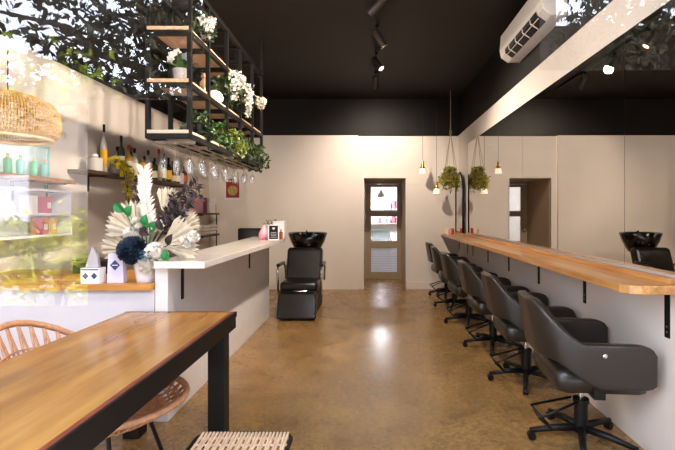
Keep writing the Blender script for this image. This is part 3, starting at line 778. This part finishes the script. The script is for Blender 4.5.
items = [ # y, h, r, body, cap, band, label
 (4.32,.17,.075,BM[0],WHITEG,None,'squat clear decanter at the near end of the bottle shelf'),
 (4.47,.50,.033,BM[0],BLK,YEL,'very tall slim bottle with yellow band, tallest on the shelf'),
 (4.66,.20,.05,BM[0],CREAM,None,'short pale jar right of the tallest bottle'),
 (4.78,.44,.038,BM[1],BLK,CREAM,'dark green wine bottle with black foil'),
 (4.93,.36,.042,BM[4],RED,CREAM,'golden bottle with red cap and cream label'),
 (5.05,.34,.042,BM[0],BLK,CREAM,'clear bottle with black cap right of the red-capped one'),
 (5.22,.24,.045,BM[4],CREAM,ORNG,'short amber bottle with orange label'),
 (5.36,.36,.042,BM[0],BLK,ORNG,'clear bottle with black cap and orange-red label'),
 (5.50,.24,.05,BM[1],BLK,CREAM,'short green bottle beside the orange-labelled one'),
 (5.63,.42,.04,BM[0],RED,CREAM,'clear bottle with red foil neck'),
 (5.76,.38,.04,BM[1],BLK,CREAM,'green bottle with black cap behind the red-necked one'),
 (5.90,.34,.042,BM[2],BLK,YEL,'dark bottle with gold-yellow label'),
 (6.05,.22,.045,BM[3],BLK,CREAM,'short brown bottle near the shelf end'),
 (6.16,.24,.04,BM[2],BLK,CREAM,'small dark bottle near the far end of the shelf'),
 (6.28,.20,.045,BM[0],STEEL,None,'small clear jar with steel lid on the shelf'),
 (6.40,.28,.045,BM[3],BLK,ORNG,'brown bottle with orange label last on the shelf')]
more = [(4.58,.30,.035,BM[3],BLK,CREAM,'brown bottle in the back row beside the tallest bottle'), (4.86,.33,.036,BM[0],BLK,ORNG,'clear bottle in the back row between the wine bottle and the golden one'),
 (5.14,.37,.036,BM[2],RED,CREAM,'dark bottle with red cap in the back row'), (5.44,.30,.036,BM[4],BLK,CREAM,'gold liquor bottle in the back row near the orange-red label'),
 (5.70,.31,.036,BM[0],BLK,YEL,'clear bottle with yellow label in the back row'), (5.98,.29,.036,BM[1],RED,CREAM,'green bottle with red cap in the back row'), (6.22,.33,.036,BM[2],BLK,CREAM,'tall dark bottle in the back row near the far end')]
for y, h, r, b_, c, bd, lb in more:
    bottle((XL+.045, y, 1.80), h, r, b_, c, lb, neck=.42, group='bottles on the dark timber shelf', band=bd, caph=.16)
for y, h, r, b_, c, bd, lb in items:
    bottle((XL+.135, y, 1.80), h, r, b_, c, lb, neck=.42 if h > .26 else .25, group='bottles on the dark timber shelf', band=bd, caph=.16 if h > .3 else .12)
# hanging card below shelf end, red
o = MB().box((0,-.07,-.12), (.012,.07,.12)).build('hanging_tin_sign', mat('tin_red', '#a8492e', .5), loc=(XL, 6.3, 1.60)); tag(o, 'small red-orange sign hung below the bottle shelf end', 'sign')
MB().box((.012,-.035,-.06), (.014,.035,.06)).build('panel', CREAM, o)
# trailing yellow flowers
e = empty('trailing_flowers', (XL+.2, 4.62, 1.83)); tag(e, 'yellow trailing flower vine spilling over the bottle shelf', 'plant')
random.seed(21); mb = MB(); ml_ = MB()
for k in range(5):
    pts = [Vector((0, random.uniform(-.12,.12), .1)), Vector((.06, random.uniform(-.1,.15), .0)), Vector((.07, random.uniform(.0,.15), -.25)), Vector((.05, random.uniform(.0,.1), -.5-.1*k))]
    ml_.tube(pts, .004, 4)
    for i in range(34):
        f = random.random()**1.3*2.99; s_ = int(f); p = pts[s_].lerp(pts[s_+1], f-s_) + Vector([random.uniform(-.03,.03) for _ in range(3)])
        mb.leaf(p, [random.uniform(-1,1) for _ in range(3)], .055, .05)
mb.build('flowers', YELF, e, recalc=False); ml_.build('vine', STEMG, e)
# near-left product shelf
wallshelf(2.9, 3.95, 1.68, COUNTW, 'pale timber shelf of turquoise products at the left edge', name='wall_shelf')
TURQ = mat('turquoise', '#7cc8c0', .4); PGRN = mat('mint_green', '#3fae84', .4); PEACH = mat('peach', '#dca070', .5)
k = 0
e = empty('product_display', (XL+.01, 3.40, 1.68)); tag(e, 'turquoise framed display panel standing on the pale timber shelf', 'panel')
MB().box((0,-.4,0), (.02,.42,.27)).build('backing', mat('pale_turquoise', '#c3e2e2', .5), e)
MB().box((.0,-.42,0), (.03,-.4,.29)).box((0,.42,0), (.03,.44,.29)).box((0,-.42,.27), (.03,.44,.29)).build('frame', TURQ, e)
for y in (3.02, 3.12, 3.3, 3.42, 3.56, 3.68):
    bottle((XL+.12, y, 1.68), .16, .028, TURQ if k % 2 else PGRN, PEACH, ['mint bottle first from the left edge on the pale shelf', 'turquoise bottle second from the left on the pale shelf', 'mint bottle third from the left on the pale shelf', 'turquoise bottle fourth from the left on the pale shelf', 'mint bottle fifth from the left on the pale shelf', 'turquoise bottle at the right end of the pale shelf'][k], group='bottles on the pale timber shelf', neck=.3, caph=.3)
    k += 1
# white wall cabinet with pink goods below
e = empty('wall_cabinet', (XL, 3.45, 1.18)); tag(e, 'white open wall cabinet with pink boxes under the pale shelf', 'cabinet')
MB().box((0,-.5,0), (.2,.45,.02)).box((0,-.5,.18), (.2,.45,.2)).box((0,-.5,.38), (.2,.45,.4)).box((0,-.5,.02), (.01,.45,.38)).box((.0,.43,.02), (.2,.45,.38)).build('carcass', WHITEG, e)
PINK = mat('pink_card', '#c4527a', .5)
for i, (y, z, m_) in enumerate(((3.62,1.2,PINK), (3.72,1.2,PEACH), (3.66,1.38,PINK), (3.5,1.38,WHITEP))):
    o = MB().box((-.05,-.035,0), (.05,.035,.14), bev=.003).build('product_box', m_, loc=(XL+.12, y, z)); tag(o, ['pink box on the lower level of the white cabinet', 'peach box at the right of the lower cabinet level', 'pink box on the upper level of the white cabinet', 'white box on the upper level of the white cabinet'][i], 'box', 'boxes in the white wall cabinet')
    MB().box((.05,-.02,.04), (.051,.02,.09)).build('paper_label', WHITEG, o)
# two book / towel shelves near the back corner
for z, lb in ((1.38, 'upper dark shelf with books in the far left corner'), (1.02, 'lower dark shelf with folded towels in the far left corner')):
    e = empty('corner_shelf', (XL, 7.1, z)); tag(e, lb, 'shelf')
    MB().box((0,-.35,-.03), (.27,.42,0)).build('board', DARKW, e, bevel=.002)
    MB().box((0,-.28,-.3), (.012,-.26,-.03)).box((0,-.28,-.042), (.25,-.26,-.03)).build('bracket', BLK, e)
    MB().box((.22,.38,-.36), (.235,.395,-.03)).build('hanger_rod', BLK, e)
bk_ = [('#d79aa6','pink'), ('#6a4a8a','purple'), ('#3a2a5a','dark violet'), ('#a83a2c','red'), ('#e0dcd4','white'), ('#e0dcd4','white')]
for i, (c, nm) in enumerate(bk_):
    y = 6.82+i*.06
    e = empty('book', (XL+.15, y, 1.38)); tag(e, ['pink', 'purple', 'dark violet', 'red', 'first white', 'second white'][i] + ' book standing on the upper corner shelf', 'book', 'books on the upper corner shelf')
    MB().box((-.09,-.022,0), (.09,-.018,.25)).box((-.09,.018,0), (.09,.022,.25)).box((.085,-.022,0), (.09,.022,.25)).build('cover', mat('book_'+str(i), c, .6), e)
    MB().box((-.085,-.018,.004), (.085,.018,.244)).build('pages', CREAM, e)
o = MB().box((-.1,-.13,0), (.1,.13,.24), bev=.005).build('white_storage_box', WHITEG, loc=(XL+.14, 7.28, 1.38)); tag(o, 'white storage box on the upper corner shelf', 'box')
MB().box((-.105,-.135,.19), (.105,.135,.25)).build('lid', WHITEG, o)
bottle((XL+.2, 7.47, 1.38), .2, .03, ORNG, BLK, 'orange bottle at the end of the upper corner shelf', neck=.3)
TOW = mat('towel_white', '#d8cec6', .95, noise=.1, nscale=40, bump=.5, bscale=200)
for i in range(6):
    yy, zz = 6.95+.32*(i % 2), 1.02+.055*(i//2)
    o = MB().box((-.11,-.14,0), (.12+.01*(i//2),.14,.052), bev=.02).build('folded_towel', TOW, smooth=True, loc=(XL+.14, yy, zz))
    tag(o, ['bottom towel of the near stack on the lower corner shelf', 'bottom towel of the far stack on the lower corner shelf', 'middle towel of the near stack on the lower corner shelf', 'middle towel of the far stack on the lower corner shelf', 'top towel of the near stack on the lower corner shelf', 'top towel of the far stack on the lower corner shelf'][i], 'towel', 'folded towels on the lower corner shelf')

# ================================================================== HANGING SHELF OVER THE BAR
hs = empty('hanging_shelf', (0,0,0)); tag(hs, 'three-tier black steel hanging shelf with timber boards over the bar', 'shelf')
HX0, HX1, HY0, HY1 = -1.6, -1.3, 3.1, 5.15
ys = [3.1, 3.45, 3.9, 4.3, 4.74, 5.15]
ZT = [1.957, 2.324, 2.70]; TOPZ = 3.06
for y in ys:
    for x in (HX0, HX1):
        MB().box((x-.015,y-.015,ZT[0]-.04), (x+.015,y+.015,ZC if y in (3.1, 5.15) else TOPZ)).build('post', BLK, hs)
for z in ZT + [TOPZ]:
    r_ = MB()
    for x in (HX0, HX1): r_.box((x-.014,HY0,z-.042), (x+.014,HY1,z-.005))
    for y in ys: r_.box((HX0,y-.013,z-.042), (HX1,y+.013,z-.005))
    r_.build('frame_rail', BLK, hs)
for z in ZT: MB().box((HX0+.002,HY0-.02,z-.004), (HX1-.002,HY1+.01,z+.02)).build('board', SHELFW if z > 2 else mat('board_pale', '#c9b9a8', .6), hs)
rk = MB()
for x in (-1.575, -1.505, -1.485, -1.415, -1.395, -1.325):
    rk.box((x-.004,HY0+.02,ZT[0]-.07), (x+.004,HY1-.02,ZT[0]-.062))
for y in (3.2, 4.1, 5.0): rk.box((HX0,y-.006,ZT[0]-.062), (HX1,y+.006,ZT[0]-.04))
rk.build('glass_rack', mat('rack_pale_metal', '#b8aa98', .4, metal=.5), hs)
# stemware hung upside down
def glass(kind):
    e = empty('wine_glass')
    if kind: pr = [(.0,0), (.034,0), (.034,-.003), (.004,-.008), (.003,-.09), (.012,-.105), (.026,-.14), (.028,-.18), (.022,-.225)]
    else: pr = [(.0,0), (.036,0), (.036,-.003), (.004,-.008), (.003,-.075), (.02,-.09), (.04,-.12), (.043,-.15), (.034,-.19)]
    MB().lathe(pr[:5], n=14).build('stem', GLASS, e, smooth=True)
    bmx = MB()
    rings = []
    bmx.lathe(pr[4:-1] + [pr[-1]], n=16)
    f = [q for q in bmx.bm.faces if len(q.verts) > 4]
    bmesh.ops.delete(bmx.bm, geom=f, context='FACES_ONLY')
    o = bmx.build('bowl', GLASS, e, smooth=True)
    return e
gp = [glass(0), glass(1)]; used = [False, False]
rn = ['nearest', 'second', 'third', 'fourth', 'fifth', 'sixth', 'seventh']
ry = [3.2, 3.42, 3.7, 4.0, 4.3, 4.62, 4.92]
for i, y in enumerate(ry):
    for j, x in enumerate((-1.54, -1.45, -1.36)):
        k = 1 if i == 0 or (i == 1 and j == 0) else 0
        o = copy_tree(gp[k]) if used[k] else gp[k]; used[k] = True
        o.location = (x, y+.02*j, ZT[0]-.06); o.scale = (.85, .85, .95)
        tag(o, '%s in the %s row from the camera, hanging under the shelf' % (['left stemmed glass', 'middle stemmed glass', 'right stemmed glass'][j] if not k else ['left slim flute', 'middle slim flute', 'right slim flute'][j], rn[i]), 'glass', 'stemmed glasses hung under the shelf')

# plants on the shelf
def shelf_plant(x, y, z, label, n=14, spread=.14, drop=.3, L=.07, m=None, seed=1, pot=BLK, ph=.1, pr_=.05, name='trailing_plant', up=0):
    e = empty(name, (x, y, z)); tag(e, label, 'plant', None)
    MB().lathe([(0,0), (pr_*.8,0), (pr_,ph), (pr_*.9,ph), (pr_*.8,ph*.85), (0,ph*.85)], n=16).build('pot', pot, e, smooth=True, ang=50)
    lf, st_ = trailing('x', n, spread*.85, drop*.55, L*.75, m, seed)
    lf.build('foliage', m, e, loc=(0,0,ph*.85), recalc=False); st_.build('stems', STEMG, e, loc=(0,0,ph*.85))
    return e
zt = ZT[0]+.02
shelf_plant(-1.36, 3.42, zt, 'dark green trailing plant on the lowest shelf, nearest the camera', m=LEAFD, seed=31, spread=.15, drop=.22, n=22)
shelf_plant(-1.36, 3.80, zt, 'bright green trailing plant on the lowest shelf, second in the row', m=LEAFG, seed=32, spread=.18, drop=.34, n=24)
shelf_plant(-1.34, 4.15, zt, 'yellow-green trailing plant on the lowest shelf, third in the row', m=LEAFY, seed=33, spread=.18, drop=.38, n=24)
shelf_plant(-1.36, 4.60, zt, 'dark bushy trailing plant on the lowest shelf, fourth in the row', m=LEAFD, seed=34, spread=.2, drop=.38, n=26)
shelf_plant(-1.34, 5.0, zt, 'deep green trailing plant at the far end of the lowest shelf', m=LEAFD, seed=35, spread=.18, drop=.44, n=26)
shelf_plant(-1.34, 3.95, ZT[1]+.02, 'leafy green plant in the middle of the second shelf', m=LEAFD, seed=36, spread=.2, drop=.22, n=20, ph=.2)
shelf_plant(-1.32, 3.35, ZT[2]+.02, 'dark green plant on the top shelf behind the white blossom', m=LEAFD, seed=37, spread=.15, drop=.2, n=14)
shelf_plant(-1.34, 4.35, ZT[1]+.02, 'dark leafy plant on the second shelf among the hanging blossoms', m=LEAFD, seed=38, spread=.17, drop=.25, n=18, ph=.16)
def blossom(x, y, z, label, h, w_, seed, m=PETALW):
    random.seed(seed)
    e = empty('hanging_blossom', (x, y, z)); tag(e, label, 'flowers', 'white blossoms on the hanging shelf')
    MB().tube([(-.06,0,.0), (-.03,0,.05), (0,0,.03), (.01,0,-h*.9)], .004, 5).build('stem', STEMG, e)
    mb = MB()
    for k in range(int(700*h*w_*40) if h*w_*40 < 1 else 260):
        f = random.random(); a = random.uniform(0, 2*PI); r = w_*.5*(1-f*.55)*math.sqrt(random.random())
        mb.leaf((.01+math.cos(a)*r, math.sin(a)*r, .04-h*f), [random.uniform(-1,1) for _ in range(3)], .026, .026)
    mb.build('petals', m, e, recalc=False)
blossom(-1.27, 3.32, 2.84, 'round white blossom cluster high by the near post of the shelf', .15, .13, 41)
blossom(-1.24, 3.90, 2.62, 'white hanging blossom on the second tier, left of the longer one', .25, .10, 42)
blossom(-1.22, 4.02, 2.62, 'narrow white blossom spray tipping right of the left cluster', .12, .09, 45)
blossom(-1.2, 4.22, 2.60, 'long white hanging blossom farthest right on the shelf', .32, .09, 43)
blossom(-1.14, 4.45, 2.52, 'small yellowish blossom sprig poking out at the shelf\'s right', .09, .12, 44, PETALC)
# orchid in a concrete pot on the second tier
e = empty('potted_orchid', (-1.40, 3.2, ZT[1]+.02)); tag(e, 'white orchid in a pale grey pot on the second shelf', 'plant')
MB().lathe([(0,0), (.055,0), (.062,.10), (.055,.10), (.05,.085), (0,.085)], n=18).build('pot', CONCP, e, smooth=True, ang=50)
random.seed(51); mb = MB()
for k in range(9):
    a = k*2.4; mb.leaf((0,0,.09), (math.cos(a), math.sin(a)*.6, .75), .16, .055, up=(0,-.4,1))
mb.build('leaves', LEAFG, e, recalc=False)
mb = MB()
for px, pz in ((-.06,.2), (-.02,.22), (-.07,.17), (.04,.19)):
    for k in range(5):
        a = k*2*PI/5; mb.leaf((px,-.03,pz), (math.cos(a), -.2, math.sin(a)), .035, .034, up=(0,-1,0))
mb.build('petals', PETALW, e, recalc=False)
MB().tube([(0,0,.09), (-.01,-.02,.18), (-.06,-.03,.2)], .002, 4).build('stem', STEMG, e)
# figurine and round jar
e = empty('figurine', (-1.37, 3.55, ZT[1]+.02)); tag(e, 'small pale gold figurine behind the near post on the second shelf', 'figurine')
MB().lathe([(0,0), (.04,0), (.042,.02), (.015,.04), (.03,.08), (.035,.11), (.015,.14), (.0,.145)], n=14).build('body', mat('pale_gold', '#c9a983', .35, metal=.4), e, smooth=True)
MB().blob((0,0,.165), .026, 2).build('head', MC['pale_gold'], e, smooth=True)
e = empty('round_vase', (-1.38, 3.83, ZT[1]+.02)); tag(e, 'round white fluted vase on the second shelf', 'vase')
MB().lathe([(0,0), (.035,0), (.07,.04), (.075,.07), (.055,.11), (.025,.125), (.02,.12), (.045,.1), (0,.05)], n=20).build('body', CERAM, e, smooth=True)
MB().lathe([(.024,.121), (.029,.121), (.029,.128), (.024,.128)], n=20).build('rim', BRASS, e)

# ================================================================== WOVEN PENDANT, top left
e = empty('woven_pendant_lamp', (-2.19, 2.6, 1.83)); e.scale = (.93,.93,.88); tag(e, 'large round woven straw pendant lamp at the left edge', 'lamp')
pr = [(.235,.0), (.27,.03), (.285,.11), (.275,.19), (.24,.25), (.14,.30), (.05,.31)]
mb = MB()
for i in range(len(pr)*3):
    f = i/(len(pr)*3-1)*(len(pr)-1); s_ = min(len(pr)-2, int(f)); t_ = f-s_
    r = pr[s_][0]*(1-t_)+pr[s_+1][0]*t_; z = pr[s_][1]*(1-t_)+pr[s_+1][1]*t_
    mb.tube([(math.cos(2*PI*k/36)*r, math.sin(2*PI*k/36)*r, z) for k in range(36)], .005, 4, closed=True)
for k in range(110):
    a = 2*PI*k/110; mb.tube([(math.cos(a)*r*1.005, math.sin(a)*r*1.005, z) for r, z in pr], .004, 4)
mb.build('woven_shade', WICK, e)
MB().tube([(math.cos(2*PI*k/36)*.24, math.sin(2*PI*k/36)*.24, 0) for k in range(36)], .012, 8, closed=True).build('rim', mat('pale_straw', '#d9bd88', .7), e, smooth=True)
MB().cyl((0,0,.3), (0,0,(ZC-1.83)/.88), .004, 6).build('cord', BLK, e)
MB().blob((0,0,.17), .05, 2).build('bulb', CERAM, e, smooth=True)

# ================================================================== TABLE, RATTAN CHAIR, STOOL
tb = empty('dining_table', (0,0,0)); tag(tb, 'timber-topped table with black steel frame in the near left corner', 'table')
TX0, TX1, TY0, TY1, TH = -1.56, -.85, .78, 2.74, .75
MB().box((TX0,TY0,TH-.03), (TX1-.034,TY1-.004,TH)).build('tabletop', TABLEW, tb, bevel=.003)
MB().box((TX1-.034,TY0,TH-.03), (TX1-.012,TY1-.004,TH-.001)).build('edge_strip', EDGEW, tb)
MB().box((TX1-.012,TY0,TH-.03), (TX1,TY1-.004,TH+.001)).build('side_strip', BLK, tb)
MB().box((TX0,TY1-.004,TH-.03), (TX1,TY1+.006,TH+.001)).build('end_strip', BLK, tb)
fr = MB()
fr.box((TX1-.05,TY0,TH-.10), (TX1-.004,TY1,TH-.03)).box((TX0+.004,TY0,TH-.10), (TX0+.05,TY1,TH-.03)).box((TX0,TY1-.05,TH-.10), (TX1-.01,TY1,TH-.03)).box((TX0,TY0,TH-.10), (TX1-.01,TY0+.05,TH-.03))
fr.build('frame', BLK, tb, bevel=.002)
for x in (TX1-.14, TX0+.05):
    for y in (TY1-.12, TY0+.02): MB().box((x,y,0), (x+.10,y+.10,TH-.03)).build('leg', BLK, tb, bevel=.004)

rc = empty('rattan_chair', (-1.36, 2.10, 0)); tag(rc, 'rattan tub chair with open lattice back pushed under the table', 'chair')
rm = MB(); lat = MB()
def rimpt(a):   # a: 0 faces +x (front), goes round; height rises towards the back
    bk = (1-math.cos(a))/2
    return Vector((math.cos(a)*(.46 if math.cos(a) > 0 else .40)+ -.02, math.sin(a)*.37, .47+.36*max(0, bk-.5)/.5))
def botpt(a): return Vector((math.cos(a)*.27+.02, math.sin(a)*.27, .40))
N = 38
rm.tube([rimpt(2*PI*k/N) for k in range(N)], .016, 8, closed=True)
rm.build('rim', RATTAN, rc, smooth=True)
for k in range(N):
    a = 2*PI*k/N
    for dlt in (-.16, .16):
        pts = [rimpt(a).lerp(botpt(a+dlt), f) + Vector((0,0,-.02*math.sin(f*PI))) for f in (0, .35, .7, 1)]
        lat.tube(pts, .0065, 5)
for f in (.3, .6):
    lat.tube([rimpt(2*PI*k/N).lerp(botpt(2*PI*k/N), f) for k in range(N)], .006, 4, closed=True)
lat.build('lattice', RATTAN, rc)
se = MB()
for k in range(17):
    y = -.25+k*.031; h = math.sqrt(max(0, .27**2-y*y)); se.tube([(.02-h,y,.40), (.02+h,y,.405)], .007, 5)
    se.tube([(.02+y,-h,.395), (.02+y,h,.395)], .004, 4)
se.tube([botpt(2*PI*k/N) for k in range(N)], .013, 8, closed=True)
se.build('woven_seat', RATTAN, rc)
for sx in (-1, 1):
    for sy in (-1, 1): MB().tube([(.02+sx*.15,sy*.15,.40), (.02+sx*.24,sy*.24,0)], .010, 8).build('leg', BLK, rc)

so = empty('woven_stool', (-.52, 1.57, 0)); tag(so, 'low stool of pale woven cane on a black rod frame at the bottom edge', 'stool')
rr_ = []
for cx, cy, a0 in ((.14,.19,0), (-.14,.19,90), (-.14,-.19,180), (.14,-.19,270)):
    for k in range(5):
        a = R(a0+k*22.5); rr_.append((cx+.055*math.cos(a), cy+.055*math.sin(a), .45))
MB().tube(rr_, .009, 8, closed=True).build('rim', BLK, so, smooth=True)
cw = MB()
for k in range(25):
    x = -.178+k*.0148; cw.tube([(x,-.235,.458), (x+.006*(k%2),-.1,.452), (x,.0,.46), (x+.006*(k%2),.12,.452), (x,.235,.458)], .0055, 5)
for k in range(9):
    y = -.21+k*.052; cw.tube([(-.19,y,.449), (.19,y,.449)], .005, 4)
cw.build('cane_seat', CANE, so)
for sx in (-1, 1):
    for sy in (-1, 1): MB().tube([(sx*.17,sy*.22,.45), (sx*.19,sy*.25,0)], .009, 8).build('leg', BLK, so)
